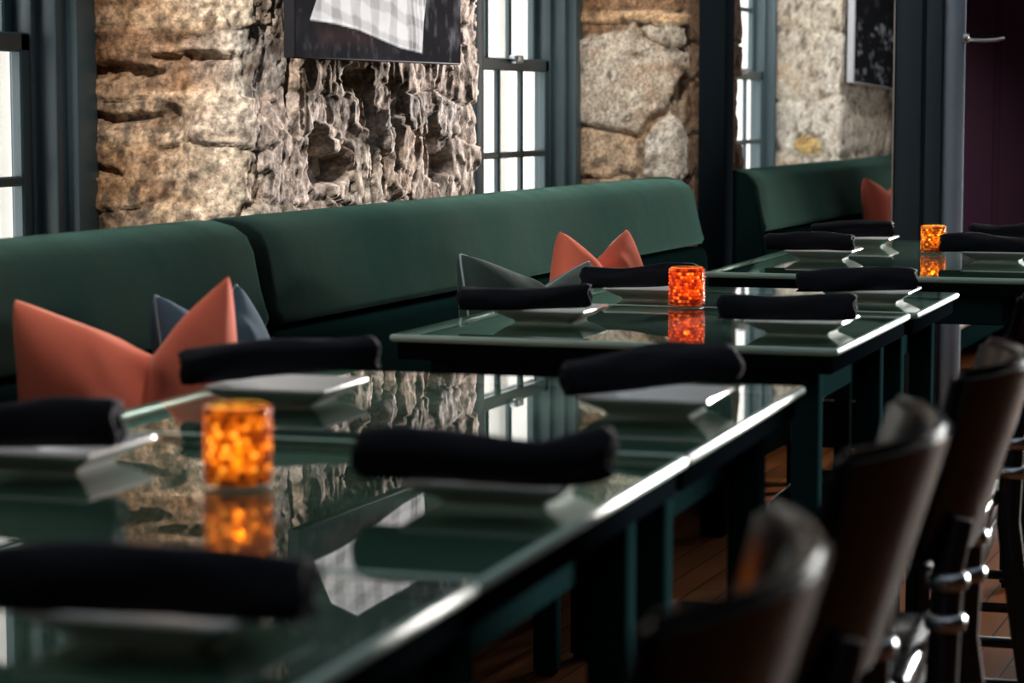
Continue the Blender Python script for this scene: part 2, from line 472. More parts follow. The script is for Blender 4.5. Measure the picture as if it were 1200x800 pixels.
def pal_pier1(s, z, rng):
    if s < .20: return rng.choice([RED_BROWN, BROWN, RED_BROWN, TAN, BROWN])  # dim window side of the jamb, painted in as brown stones
    if s < .46: return rng.choice([CREAM, PALE, CREAM, PALE, TAN])
    return rng.choice([PINK, PINK, CREAM, PINK, GREY, TAN])
def pal_pier2(s, z, rng):
    if s < .15: return rng.choice([BROWN, RED_BROWN, BROWN, TAN])  # this jamb's dim window side, also put into the stone colour
    if s < .46: return rng.choice([CREAM, PALE, TAN, CREAM])
    return rng.choice([BROWN, (.22, .13, .08), (.30, .19, .12), BROWN])
def pal_pier3(s, z, rng):
    return rng.choice([PALE, PALE, CREAM, PALE, CREAM])
def pal_pier0(s, z, rng):
    return rng.choice([PINK, CREAM, TAN, PALE])

rng = random.Random(11)
# pier at the left, mostly outside the frame
pth = [(-2.84, 1.30), (-2.80, 1.32), (FACE, 1.36), (FACE, 2.77), (-2.80, 2.82), (-2.84, 2.83)]
sd = auto_seeds(2.5, .0, 3.05, pal_pier0, rng)
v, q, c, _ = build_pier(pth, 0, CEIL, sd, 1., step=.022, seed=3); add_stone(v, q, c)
# middle pier between the two near windows: jamb (s 0..0.51), face (0.51..1.87)
pth = [(-2.75, 4.515), (FACE, 4.560), (FACE, 5.93), (-2.75, 5.97)]
sd = auto_seeds(2.4, .0, 3.05, pal_pier1, rng, hrow=(.08, .17), wrow=(.15, .36))
u0 = 4.56 - .52
holes = [(4.86 - u0, 1.045, .055, .065, .13), (4.79 - u0, 1.16, .03, .06, .05), (4.95 - u0, 1.00, .08, .03, .06), (5.10 - u0, 1.19, .022, .09, .07), (5.16 - u0, 1.03, .018, .05, .05),
         (5.56 - u0, 1.05, .035, .045, .07), (5.62 - u0, 1.00, .05, .028, .06), (5.43 - u0, 1.05, .03, .05, .06),
         (.30, 1.10, .04, .05, .035), (.12, 1.02, .10, .014, .04), (.16, 1.13, .12, .012, .035), (.18, 1.22, .11, .016, .05), (.36, 1.25, .11, .012, .04)]
holes += [(4.87 - u0, 1.03, .07, .075, .10), (4.72 - u0, 1.21, .02, .10, .05), (5.155 - u0, 1.10, .022, .085, .09), (5.58 - u0, .99, .045, .035, .08), (5.05 - u0, 1.205, .035, .03, .06), (5.50 - u0, 1.03, .018, .06, .07)]
sd += [(5.225 - u0, 1.11, .05, .10, .075, (.34, .36, .37)), (5.02 - u0, 1.02, .06, .06, .05, (.52, .46, .40)), (5.4 - u0, 1.13, .045, .05, .03, BLUE)]
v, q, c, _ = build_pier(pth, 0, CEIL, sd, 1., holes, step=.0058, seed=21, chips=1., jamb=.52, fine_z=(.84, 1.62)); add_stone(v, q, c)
# second pier with the big boulder in its jamb
pth = [(-2.75, 7.725), (FACE, 7.729), (FACE, 8.60), (-2.75, 8.66)]
sd = auto_seeds(1.9, .0, 3.05, pal_pier2, rng, hrow=(.10, .2), wrow=(.18, .36))
sd = [s_ for s_ in sd if not (s_[0] < .56 and .90 < s_[1] < 1.50)]
sd += [(.24, 1.235, .24, .17, .035, (.56, .50, .42)), (.50, 1.16, .05, .08, -.02, TAN),
       (.12, 1.00, .20, .085, .02, (.50, .38, .27)), (.45, 1.0, .10, .12, .02, PALE),
       (.16, .86, .14, .06, .02, TAN), (.40, .84, .12, .06, .025, CREAM),
       (.22, 1.435, .27, .022, .03, (.62, .42, .25)), (.15, 1.39, .15, .025, .0, BROWN), (.42, 1.375, .10, .035, .02, CREAM),
       (.2, 1.50, .24, .035, .01, BROWN)]
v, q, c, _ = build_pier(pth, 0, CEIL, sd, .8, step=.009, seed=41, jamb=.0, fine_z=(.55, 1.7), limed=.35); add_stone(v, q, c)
# far pier, plastered paler, running on to the end wall
pth = [(-2.75, 10.525), (FACE, 10.224), (FACE, 11.62)]
sd = auto_seeds(2.1, .0, 3.05, pal_pier3, rng, hrow=(.14, .3), wrow=(.25, .6), height=(-.004, .006))
sd += [(.33, .99, .12, .045, .02, (.58, .40, .16))]
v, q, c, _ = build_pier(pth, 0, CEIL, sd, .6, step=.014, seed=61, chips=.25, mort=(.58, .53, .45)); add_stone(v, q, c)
# wall towards the viewer, spandrels under the sills and lintels over the heads
def slab_grid(lo, hi, seedv):
    n0 = max(2, int((hi[1] - lo[1]) / .05)); n1 = max(2, int((hi[2] - lo[2]) / .05))
    yy, zz = np.meshgrid(np.linspace(lo[1], hi[1], n0), np.linspace(lo[2], hi[2], n1))
    xx = hi[0] + .012 * fbm(yy * 6, zz * 6, zz * 0 + .3, 3, seedv)
    v = np.stack([xx.ravel(), yy.ravel(), zz.ravel()], 1)
    idx = np.arange(n0 * n1).reshape(n1, n0)
    q = np.stack([idx[:-1, :-1], idx[:-1, 1:], idx[1:, 1:], idx[1:, :-1]], -1).reshape(-1, 4)
    b = len(v)
    # solid back so the wall has its thickness
    bk = np.array([[lo[0], lo[1], lo[2]], [lo[0], hi[1], lo[2]], [lo[0], hi[1], hi[2]], [lo[0], lo[1], hi[2]],
                   [hi[0] + .005, lo[1], lo[2]], [hi[0] + .005, hi[1], lo[2]], [hi[0] + .005, hi[1], hi[2]], [hi[0] + .005, lo[1], hi[2]]])
    v = np.concatenate([v, bk])
    ex = np.array([[0, 3, 2, 1], [0, 1, 5, 4], [3, 7, 6, 2], [0, 4, 7, 3], [1, 2, 6, 5]]) + b
    q = np.concatenate([q, ex])
    c = np.tile(np.array(PINK), (len(v), 1))
    return v, q, c
for i, (a, b) in enumerate([(2.77, 4.56), (5.93, 7.73), (8.55, 10.4)]):
    add_stone(*slab_grid((-2.85, a, 0), (FACE + .0, b, SILL), 5 + i))
    add_stone(*slab_grid((-2.85, a, HEAD), (FACE + .0, b, CEIL), 15 + i))
add_stone(*slab_grid((-2.85, -3.0, 0), (FACE, 1.40, CEIL), 33))
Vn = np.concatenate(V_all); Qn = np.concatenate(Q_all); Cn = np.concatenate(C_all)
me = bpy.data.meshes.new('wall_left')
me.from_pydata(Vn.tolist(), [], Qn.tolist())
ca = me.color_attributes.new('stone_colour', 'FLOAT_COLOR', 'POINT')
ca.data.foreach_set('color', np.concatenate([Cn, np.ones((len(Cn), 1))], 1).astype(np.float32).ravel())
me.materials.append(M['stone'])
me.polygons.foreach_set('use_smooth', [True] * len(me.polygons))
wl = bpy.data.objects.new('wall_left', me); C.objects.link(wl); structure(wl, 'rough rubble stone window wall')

structure(box('floor', (-3.0, -3.1, -.1), (3.6, 11.8, 0), M['floor'], bev=0))
structure(box('ceiling', (-3.0, -3.1, CEIL), (3.6, 11.8, CEIL + .1), M['ceiling'], bev=0))
structure(box('wall_right', (3.5, -3.1, 0), (3.6, 11.8, CEIL), M['room_wall'], bev=0))
def wall_with_opening(name, axis_y0, axis_y1, x0, x1, ox0, ox1, oz0, oz1, mat, grooves=False):
    bm = bmesh.new()
    bm_box(bm, (x0, axis_y0, 0), (ox0, axis_y1, CEIL)); bm_box(bm, (ox1, axis_y0, 0), (x1, axis_y1, CEIL))
    bm_box(bm, (ox0, axis_y0, oz1), (ox1, axis_y1, CEIL))
    if oz0 > 0: bm_box(bm, (ox0, axis_y0, 0), (ox1, axis_y1, oz0))
    if grooves:
        x = x0 + .22
        while x < ox0 - .05:
            bm_box(bm, (x, axis_y0 - .012, .0), (x + .29, axis_y0 + .01, CEIL - .05), .006, 1); x += .31
    bmesh.ops.recalc_face_normals(bm, faces=bm.faces)
    return structure(autosmooth(link_mesh(name, bm, mat), 30))
wall_with_opening('wall_far', 11.6, 11.75, -3.0, 3.6, -1.30, 1.90, .3, 2.35, M['plum'], True)
structure(box('wall_near', (-3.0, -3.1, 0), (3.6, -3.0, CEIL), M['room_wall'], bev=0))

# windows of the stone wall: each a frame with two double-hung sashes side by side
def window(name, u_right, u_left, n_sash=2, detail=True):
    """sashes end at u_right; casing 0.155 beyond"""
    root = bpy.data.objects.new(name, None); C.objects.link(root); root['kind'] = 'structure'
    g = GLASSN
    root.location = (g, (u_right + u_left) / 2, SILL)
    def L(lo, hi): return tuple(a - b for a, b in zip(lo, root.location)), tuple(a - b for a, b in zip(hi, root.location))
    bm = bmesh.new()
    for (a, b) in ((u_right, u_right + .155), (u_left - .155, u_left)):
        s = 1 if a == u_right else -1
        e0, e1 = (a, b) if s > 0 else (b, a)
        # stepped casing
        for (p, q, x0, x1) in ((0, .035, -.022, .035), (.03, .075, -.03, .075), (.072, .155, -.05, .10)):
            y0, y1 = sorted((e0 + s * p, e0 + s * q))
            bm_box(bm, *L((g + x0, y0, SILL), (g + x1, y1, HEAD)), .006, 2)
    bm_box(bm, *L((g - .06, u_left - .155, HEAD - .10), (g + .09, u_right + .155, HEAD + .01)), .006, 2)
    bm_box(bm, *L((g - .06, u_left - .155, SILL - .03), (g + .16, u_right + .155, SILL + .035)), .008, 2)
    w = (u_right - u_left - .07 * (n_sash - 1)) / n_sash
    for k in range(n_sash - 1):
        y = u_right - (k + 1) * w - k * .07
        bm_box(bm, *L((g - .06, y - .07, SILL), (g + .07, y, HEAD)), .006, 2)
    bmesh.ops.recalc_face_normals(bm, faces=bm.faces)
    autosmooth(link_mesh('window_frame', bm, M['frame_paint'], root), 30)
    ncol = 3
    for k in range(n_sash):
        y1 = u_right - k * (w + .07); y0 = y1 - w
        for (nm, z0, z1, xo, rows) in (('lower_sash', SILL + .035, 1.30, .018, (.995, .71)), ('upper_sash', 1.262, HEAD - .10, -.022, (1.565, 1.85))):
            bm = bmesh.new()
            t = .036
            bt, tt = (.06, .04) if nm == 'lower_sash' else (.036, .045)
            bm_box(bm, *L((g + xo - .013, y0, z0), (g + xo + .013, y0 + t, z1)), .004, 1)
            bm_box(bm, *L((g + xo - .013, y1 - t, z0), (g + xo + .013, y1, z1)), .004, 1)
            bm_box(bm, *L((g + xo - .013, y0, z0), (g + xo + .013, y1, z0 + bt)), .004, 1)
            bm_box(bm, *L((g + xo - .013, y0, z1 - tt), (g + xo + .013, y1, z1)), .004, 1)
            for c_ in range(1, ncol):
                y = y0 + t + (y1 - y0 - 2 * t) * c_ / ncol
                bm_box(bm, *L((g + xo - .009, y - .0105, z0), (g + xo + .009, y + .0105, z1)), .004, 1)
            for r_ in rows:
                bm_box(bm, *L((g + xo - .009, y0, r_ - .0105), (g + xo + .009, y1, r_ + .0105)), .004, 1)
            bmesh.ops.recalc_face_normals(bm, faces=bm.faces)
            sash = autosmooth(link_mesh(nm, bm, M['frame_paint'], root), 30)
            bm = bmesh.new(); bm_box(bm, *L((g + xo - .002, y0 + t - .005, z0 + .03), (g + xo + .002, y1 - t + .005, z1 - .03)))
            bmesh.ops.recalc_face_normals(bm, faces=bm.faces)
            link_mesh('glass_pane', bm, M['pane'], sash, smooth=False)
        bm = bmesh.new()
        bm_box(bm, *L((g + .03, (y0 + y1) / 2 - .03, 1.285), (g + .06, (y0 + y1) / 2 + .03, 1.31)), .005, 2)
        bmesh.ops.recalc_face_normals(bm, faces=bm.faces)
        link_mesh('sash_lock', bm, M['steel'], root)
    return root
window('window_1', 4.372, 2.985)
window('window_2', 7.585, 6.12)
window('window_3', 10.404, 8.78)
# daylight windows in the two end walls (outside the picture)
def plain_window(name, y, x0, x1, z0, z1, nx):
    root = bpy.data.objects.new(name, None); C.objects.link(root); root['kind'] = 'structure'
    root.location = ((x0 + x1) / 2, y, z0)
    o = root.location
    bm = bmesh.new()
    def b(lo, hi): bm_box(bm, tuple(p - q for p, q in zip(lo, o)), tuple(p - q for p, q in zip(hi, o)), .005, 1)
    for k in range(nx + 1):
        x = x0 + (x1 - x0) * k / nx
        b((x - .025, y - .03, z0), (x + .025, y + .03, z1))
    for z in (z0 + .025, (z0 + z1) / 2, z1 - .025): b((x0, y - .028, z - .025), (x1, y + .028, z + .025))
    bmesh.ops.recalc_face_normals(bm, faces=bm.faces)
    fr = autosmooth(link_mesh('window_frame', bm, M['frame_paint'], root), 30)
    bm = bmesh.new(); bm_box(bm, (x0 - o.x, -.003, 0), (x1 - o.x, .003, z1 - z0)); bmesh.ops.recalc_face_normals(bm, faces=bm.faces)
    link_mesh('glass_pane', bm, M['pane'], fr, smooth=False)
plain_window('window_4', 11.67, -1.30, 1.90, .3, 2.35, 4)

# screen wall line across the room: dark post at the stone wall, slate post with pale pilaster at the bench front
structure(box('trim_1', (-2.150, 7.49, 0), (-2.062, 7.60, CEIL), M['black_paint'], bev=.006), 'black post at the end of the long bench')
tp = bpy.data.objects.new('trim_2', None); C.objects.link(tp); tp.location = (-1.42, 7.54, 0); structure(tp, 'slate grey square post with pale half round edge')
bm = bmesh.new()
bm_box(bm, (-.104, -.02, 0), (-.020, .12, CEIL), .004, 2); bm_box(bm, (-.022, .0, 0), (-.004, .11, CEIL)); bm_box(bm, (-.006, -.02, 0), (.042, .12, CEIL), .004, 2)
bmesh.ops.recalc_face_normals(bm, faces=bm.faces)
autosmooth(link_mesh('post_core', bm, M['post_paint'], tp), 30)
bm = bmesh.new()
bm_lathe(bm, [(.034, 0), (.034, CEIL)], 28, centre=(.073, .02)); bmesh.ops.recalc_face_normals(bm, faces=bm.faces)
autosmooth(link_mesh('pilaster', bm, M['pale_paint'], tp), 50)
box('corner_bead', (-.109, -.024, 0), (-.103, -.012, CEIL), M['steel'], tp, bev=.001, seg=1)
bm = bmesh.new()
bm_tube(bm, [(.10, .015, 1.358), (.135, .0, 1.352), (.17, -.005, 1.350), (.205, .0, 1.352), (.228, .012, 1.358)], [.004, .0055, .006, .006, .005], 10)
bm_lathe(bm, [(.014, 1.345), (.014, 1.372)], 14, centre=(.104, .016))
bmesh.ops.recalc_face_normals(bm, faces=bm.faces)
hk = link_mesh('coat_hook', bm, M['steel'], loc=(-1.42, 7.54, 0)); tag(hk, 'thin curved steel coat hook sticking out from the pale post edge', 'hook')
structure(box('trim_3', (-2.28, 7.49, 2.6), (-1.3, 7.66, CEIL), M['black_paint'], bev=.006), 'black header beam over the posts')

# pale building across the lane, seen blown out through the panes
bm = bmesh.new()
bm_box(bm, (-9.0, -4, -1.0), (-8.6, 40, 6))
for k in range(14):
    y = 1.0 + k * 2.1
    bm_box(bm, (-8.62, y, .2), (-8.52, y + .12, 7), .01, 1)
    bm_box(bm, (-8.62, y + .8, .2), (-8.52, y + .92, 7), .01, 1)
bmesh.ops.recalc_face_normals(bm, faces=bm.faces)
ob = link_mesh('building', bm, M['sandstone'], smooth=False)
tag(ob, 'pale stone building outside behind the window panes', 'building')

# ------------------------------------------------------------------ BENCHES
UP = [(-2.265, .725), (-2.268, .80), (-2.268, .865), (-2.258, .900), (-2.238, .920), (-2.205, .930), (-2.165, .930), (-2.128, .921), (-2.100, .902),
      (-2.085, .872), (-2.078, .835), (-2.070, .795), (-2.060, .755), (-2.054, .738), (-2.060, .726), (-2.08, .722)]
LOWP = [(-2.262, .40), (-2.262, .712), (-2.075, .716), (-2.056, .708), (-2.048, .69), (-2.040, .60), (-2.032, .50), (-2.034, .42), (-2.05, .40)]
SEAT = [(-2.04, .305), (-2.04, .425), (-2.0, .440), (-1.85, .448), (-1.74, .440), (-1.675, .425), (-1.648, .395), (-1.645, .35), (-1.655, .315), (-1.68, .305)]
def shift(prof, dx, dz): return [(x - dx, z - dz) for x, z in prof]
def bench(y0, y1, label, end_panel=False, pieces=1):
    cx = -1.95
    root = empty('banquette_bench', (cx, (y0 + y1) / 2, 0), label, 'bench', group='green velvet banquettes along the stone wall')
    h = (y1 - y0) / 2
    ny = max(6, int((y1 - y0) / .12))
    def part(nm, prof, m, inset=.03, a=-h, b=h):
        bm = bmesh.new(); bm_extrude_profile(bm, shift(prof, cx, 0), a, b, ny, inset)
        return autosmooth(link_mesh(nm, bm, m, root), 50)
    off = .03 if end_panel else 0
    part('back_cushion', UP, M['velvet'], .03, -h + off)
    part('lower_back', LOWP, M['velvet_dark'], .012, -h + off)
    part('seat_cushion', SEAT, M['leather_brown'], .022, -h + off)
    box('seat_trim', (-2.0 - cx, -h + off + .01, .262), (-1.668 - cx, h - .01, .306), M['brown_wood'], root, bev=.004)
    box('base_rail', (-2.0 - cx, -h + off + .02, .165), (-1.69 - cx, h - .02, .263), M['teal_paint'], root, bev=.004)
    n = max(2, int(round((y1 - y0) / 1.0)) + 1)
    for k in range(n):
        y = -h + .10 + (2 * h - .2) * k / (n - 1)
        for x in (-1.76, -2.14):
            if x < -2: box('leg', (x - cx, y - .03, 0), (x - cx + .06, y + .03, .41), M['black_paint'], root, bev=.004)
            else: box('leg', (x - cx, y - .03, 0), (x - cx + .06, y + .03, .166), M['black_paint'], root, bev=.004)
    if end_panel:
        prof = [(-2.268, .165), (-2.268, .88), (-2.250, .915), (-2.21, .932), (-2.16, .932), (-2.115, .920), (-2.088, .885), (-2.070, .80), (-2.05, .70), (-2.03, .55), (-2.0, .46), (-1.95, .445),
                (-1.70, .440), (-1.640, .415), (-1.612, .36), (-1.610, .165)]
        bm = bmesh.new()
        a = [bm.verts.new((x - cx, -h, z)) for x, z in prof]; b = [bm.verts.new((x - cx, -h + .032, z)) for x, z in prof]
        bm.faces.new(a); bm.faces.new(b[::-1])
        for k in range(len(prof)): bm.faces.new((a[k], b[k], b[(k + 1) % len(prof)], a[(k + 1) % len(prof)]))
        bmesh.ops.recalc_face_normals(bm, faces=bm.faces)
        bmesh.ops.bevel(bm, geom=[e for e in bm.edges if e.calc_face_angle(0) > R(60)], offset=.006, segments=2, affect='EDGES')
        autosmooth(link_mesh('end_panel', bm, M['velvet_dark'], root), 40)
        box('plinth', (-2.20 - cx, -h + .02, 0), (-1.64 - cx, -h + .06, .160), M['black_paint'], root, bev=.003)
        box('kick_strip', (-2.26 - cx, -h - .004, .160), (-1.607 - cx, -h + .02, .167), M['steel'], root, bev=.001, seg=1)
    return root
bench(1.45, 4.205, 'near left green velvet banquette bench with one orange and one slate pillow')
bench(4.215, 7.26, 'long green velvet banquette bench below the hung photograph and window')
bench(7.95, 11.5, 'far green velvet banquette bench beyond the black post, dark end panel', end_panel=True)

# ------------------------------------------------------------------ TABLES
def glass_slab(L, W, z0, z1, parent, bev=.006):
    bm = bmesh.new()
    bm_box(bm, (-W / 2, -L / 2, z0), (W / 2, L / 2, z1), bev, 2)
    bmesh.ops.recalc_face_normals(bm, faces=bm.faces)
    for f in bm.faces: f.material_index = 0 if abs(f.normal.z) > .98 else 1
    return autosmooth(link_mesh('glass_top', bm, [M['table_glass'], M['glass_edge']], parent), 20)

def table(loc, rotz, L, W, label, legs_y):
    root = empty('dining_table', loc, label, 'table', rotz, 'glass topped dining tables along the bench')
    glass_slab(L, W, .737, .75, root)
    b = .012
    tb = box('table_board', (-W / 2 + b, -L / 2 + b, .705), (W / 2 - b, L / 2 - b, .7365), [M['board_green'], M['black_paint']], root, bev=.003)
    for p in tb.data.polygons: p.material_index = 0 if p.normal.z > .5 else 1
    t = .022
    ax, ay = W / 2 - .085, L / 2 - .06
    bm = bmesh.new()
    for sx in (-1, 1): bm_box(bm, (sx * ax - t / 2, -ay, .635), (sx * ax + t / 2, ay, .7055), .003, 1)
    for sy in (-1, 1): bm_box(bm, (-ax, sy * ay - t / 2, .635), (ax, sy * ay + t / 2, .7055), .003, 1)
    bmesh.ops.recalc_face_normals(bm, faces=bm.faces)
    autosmooth(link_mesh('apron', bm, M['teal_paint'], root), 30)
    for sx in (-1, 1):
        for y in legs_y:
            x = sx * (W / 2 - (.065 if sx > 0 else .085))
            lg = box('leg', (x - .023, y - .023, .012), (x + .023, y + .023, .7055), M['teal_paint'], root, bev=.004)
            box('foot', (x - .018, y - .018, 0), (x + .018, y + .018, .0125), M['black_paint'], lg, bev=.003)
    return root

TH = R(3.0)
def row(pn, pu, dn, du, th):          # point in a rotated row frame
    return (pn + dn * math.cos(th) - du * math.sin(th), pu + dn * math.sin(th) + du * math.cos(th), 0)
W = .815
# aisle corner of the joint between the two nearer tables; rows run along +y
base = (-.768, 2.650)
def near_table(du0, du1, label, far=.10):
    L = du1 - du0 - .006
    t = row(base[0], base[1], -W / 2, (du0 + du1) / 2, TH)
    return table(t, TH, L, W, label, (-L / 2 + .07, L / 2 - far))
tA = near_table(0, .735, 'glass topped table at the far end of the front row, beside the beige stone pier')
tB = near_table(-.765, 0, 'glass topped table carrying the nearest golden beaded candle')
tC = near_table(-1.53, -.765, 'nearest glass topped table, cut off by the lower left corner', .05)
tD = table((-1.292, 4.275, 0), R(1.6), .735, .80, 'glass topped table holding the orange beaded candle, front half of the middle pair', (-.30, .28))
tE = table((-1.292, 4.925, 0), R(1.6), .545, .785, 'shorter glass topped table joined behind the one with the orange candle', (-.20, .18))
tF = table((-1.235, 6.43, 0), R(2.2), 1.55, .80, 'farthest glass topped table, in front of the slate post', (-.66, .66))

# ------------------------------------------------------------------ CANDLES
def candle(loc, mat, r, h, label):
    root = empty('votive_candle', loc, label, 'candle', group='beaded glass votive candles')
    bm = bmesh.new()
    nt_, rows = 26, 11
    sub_a, sub_z = 6, 6
    na, nz = nt_ * sub_a, rows * sub_z
    rings = []; lay = bm.verts.layers.float_color.new('bead_density')
    rb = random.Random(int(loc[1] * 100)); dens = {}
    for k in range(nz + 1):
        z = .004 + (h - .006) * k / nz
        ring = []
        for a in range(na):
            rowi = min(rows - 1, k // sub_z)
            ph = (a / sub_a + (.5 if rowi % 2 else 0)) % 1.0 - .5
            pz = (k / sub_z) % 1.0 - .5
            d = math.sqrt(max(0., 1 - (2.0 * ph) ** 2 * .95)) * math.sqrt(max(0., 1 - (2.0 * pz) ** 2 * .95))
            rr = r - .0035 + .0038 * d
            t = 2 * math.pi * a / na
            vv = bm.verts.new((rr * math.cos(t), rr * math.sin(t), z))
            key = (rowi, int(a / sub_a + (.5 if rowi % 2 else 0)) % nt_)
            q_ = dens.setdefault(key, rb.random() ** 1.3) * (.25 + .75 * d) ; vv[lay] = (q_, q_, q_, 1)
            ring.append(vv)
        rings.append(ring)
    for a, b in zip(rings, rings[1:]):
        for k in range(na): bm.faces.new((a[k], a[(k + 1) % na], b[(k + 1) % na], b[k]))
    bm.faces.new(rings[0][::-1])
    # lip
    rin = r - .0055
    lip = [bm.verts.new((rin * math.cos(2 * math.pi * a / na), rin * math.sin(2 * math.pi * a / na), h)) for a in range(na)]
    for k in range(na): bm.faces.new((rings[-1][k], rings[-1][(k + 1) % na], lip[(k + 1) % na], lip[k]))
    link_mesh('glass_cup', bm, mat, root)
    bm = bmesh.new(); bm_lathe(bm, [(.019, .006), (.0195, .020), (.0185, .020), (.0180, .0185)], 24, cap1=False)
    bmesh.ops.recalc_face_normals(bm, faces=bm.faces)
    tl = autosmooth(link_mesh('tealight_tin', bm, M['tin'], root), 40)
    bm = bmesh.new(); bm_lathe(bm, [(.0178, .010), (.0178, .0175), (.012, .0168), (.003, .0165)], 24)
    bmesh.ops.recalc_face_normals(bm, faces=bm.faces)
    link_mesh('wax', bm, M['wax'], tl)
    bm = bmesh.new(); bm_lathe(bm, [(.0008, .0205), (.0042, .026), (.0050, .031), (.0036, .038), (.0012, .045), (.0003, .048)], 14)
    bmesh.ops.recalc_face_normals(bm, faces=bm.faces)
    link_mesh('flame', bm, M['flame'], tl)
    bm = bmesh.new(); bm_tube(bm, [(0, 0, .016), (0, 0, .0205)], .0009, 8)
    link_mesh('wick', bm, M['black_paint'], tl)
    ld = bpy.data.lights.new('candle_glow', 'POINT'); ld.energy = .18; ld.color = (1, .60, .24); ld.shadow_soft_size = .006
    lo = bpy.data.objects.new('candle_glow', ld); C.objects.link(lo); lo.location = (0, 0, .050); lo.parent = root
    return root
candle((-1.152, 2.268, .7505), M['amber'], .0365, .087, 'golden beaded glass candle nearest the viewer, on the front row of tables')
candle((-1.350, 4.63, .7505), M['amber_red'], .0365, .080, 'deep orange beaded glass candle on the middle pair of tables')
candle((-1.215, 6.55, .7505), M['amber'], .0345, .077, 'golden beaded glass candle on the farthest table')

# ------------------------------------------------------------------ PLATES AND NAPKINS
def plate_mesh():
    bm = bmesh.new()
    # square plate: foot, flaring wall, broad raised rim; rounded-square rings
    def ring(h, r, z, lift=0.):
        out = []
        n = 12
        for c_, (sx, sy) in enumerate(((1, 1), (-1, 1), (-1, -1), (1, -1))):
            for k in range(n + 1):
                a = math.pi / 2 * (c_ + k / n)
                x = sx * (h - r) + r * math.cos(a); y = sy * (h - r) + r * math.sin(a)
                out.append(bm.verts.new((x, y, z + lift * min(1, (abs(x) * abs(y)) / (h * h)) ** 2)))
        return out
    rs = [ring(.050, .012, .0), ring(.056, .012, .0), ring(.058, .012, .004), ring(.070, .013, .0095), ring(.0865, .010, .0175, .004), ring(.0885, .010, .0195, .004),
          ring(.088, .010, .0218, .004), ring(.0855, .010, .0226, .004), ring(.068, .012, .0140), ring(.058, .012, .0090), ring(.03, .01, .0085)]
    for a, b in zip(rs, rs[1:]):
        n = len(a)
        for k in range(n): bm.faces.new((a[k], a[(k + 1) % n], b[(k + 1) % n], b[k]))
    bm.faces.new(rs[0][::-1]); bm.faces.new(rs[-1])
    bmesh.ops.remove_doubles(bm, verts=bm.verts, dist=1e-5)
    bmesh.ops.recalc_face_normals(bm, faces=bm.faces)
    return bm
def napkin_mesh(seed, L=.25, r=.0245, bend=.006, flare=0.):
    rg = random.Random(seed)
    bm = bmesh.new()
    n, m = 30, 28
    ph = [rg.uniform(0, 6.28) for _ in range(6)]
    rings = []
    for i in range(n + 1):
        t = i / n; x = (t - .5) * L
        e = min(1., min(t, 1 - t) * 14 + .82)
        yo = bend * math.sin(3.1 * t + ph[0]); zo = .004 * math.sin(5.2 * t + ph[1]) + flare * max(0, t - .72) ** 1.0
        ring = []
        for k in range(m):
            a = 2 * math.pi * k / m
            rr = r * e * (1 + .10 * math.sin(2 * a + ph[2] + 2.5 * t) + .05 * math.sin(3 * a + 9 * t + ph[3]) + .06 * math.sin(5 * t + ph[4]) + .025 * math.sin(5 * a - 14 * t + ph[1]) + (.25 * max(0, t - .8) if flare else 0))
            spir = .006 * ((a / (2 * math.pi) + ph[5]) % 1.0)               # wrapped-over edge of the cloth
            y = (rr + spir) * 1.08 * math.cos(a) + yo; z = (rr + spir) * .92 * math.sin(a) + zo
            z = max(z, -r * .80)
            ring.append(bm.verts.new((x + .003 * math.sin(3 * a + ph[1]) * (1 if i in (0, n) else 0), y, z)))
        rings.append(ring)
    for a, b in zip(rings, rings[1:]):
        for k in range(m): bm.faces.new((a[k], a[(k + 1) % m], b[(k + 1) % m], b[k]))
    # rolled ends: spiral steps inward
    for ring, s in ((rings[0], -1), (rings[-1], 1)):
        c0 = sum((v.co for v in ring), Vector()) / m
        prev = ring
        for f, d in ((.86, .0), (.80, -.006), (.60, -.006), (.54, .001), (.40, .0), (.34, -.006), (.1, -.006)):
            cur = [bm.verts.new(c0 + (v.co - c0) * f + Vector((s * d, 0, 0))) for v in ring]
            for k in range(m): bm.faces.new((prev[k], prev[(k + 1) % m], cur[(k + 1) % m], cur[k]))
            prev = cur
        bm.faces.new(prev)
    bmesh.ops.recalc_face_normals(bm, faces=bm.faces)
    return bm
pm = plate_mesh()
plate0 = link_mesh('square_plate', pm, M['plate'])
autosmooth(plate0, 50)
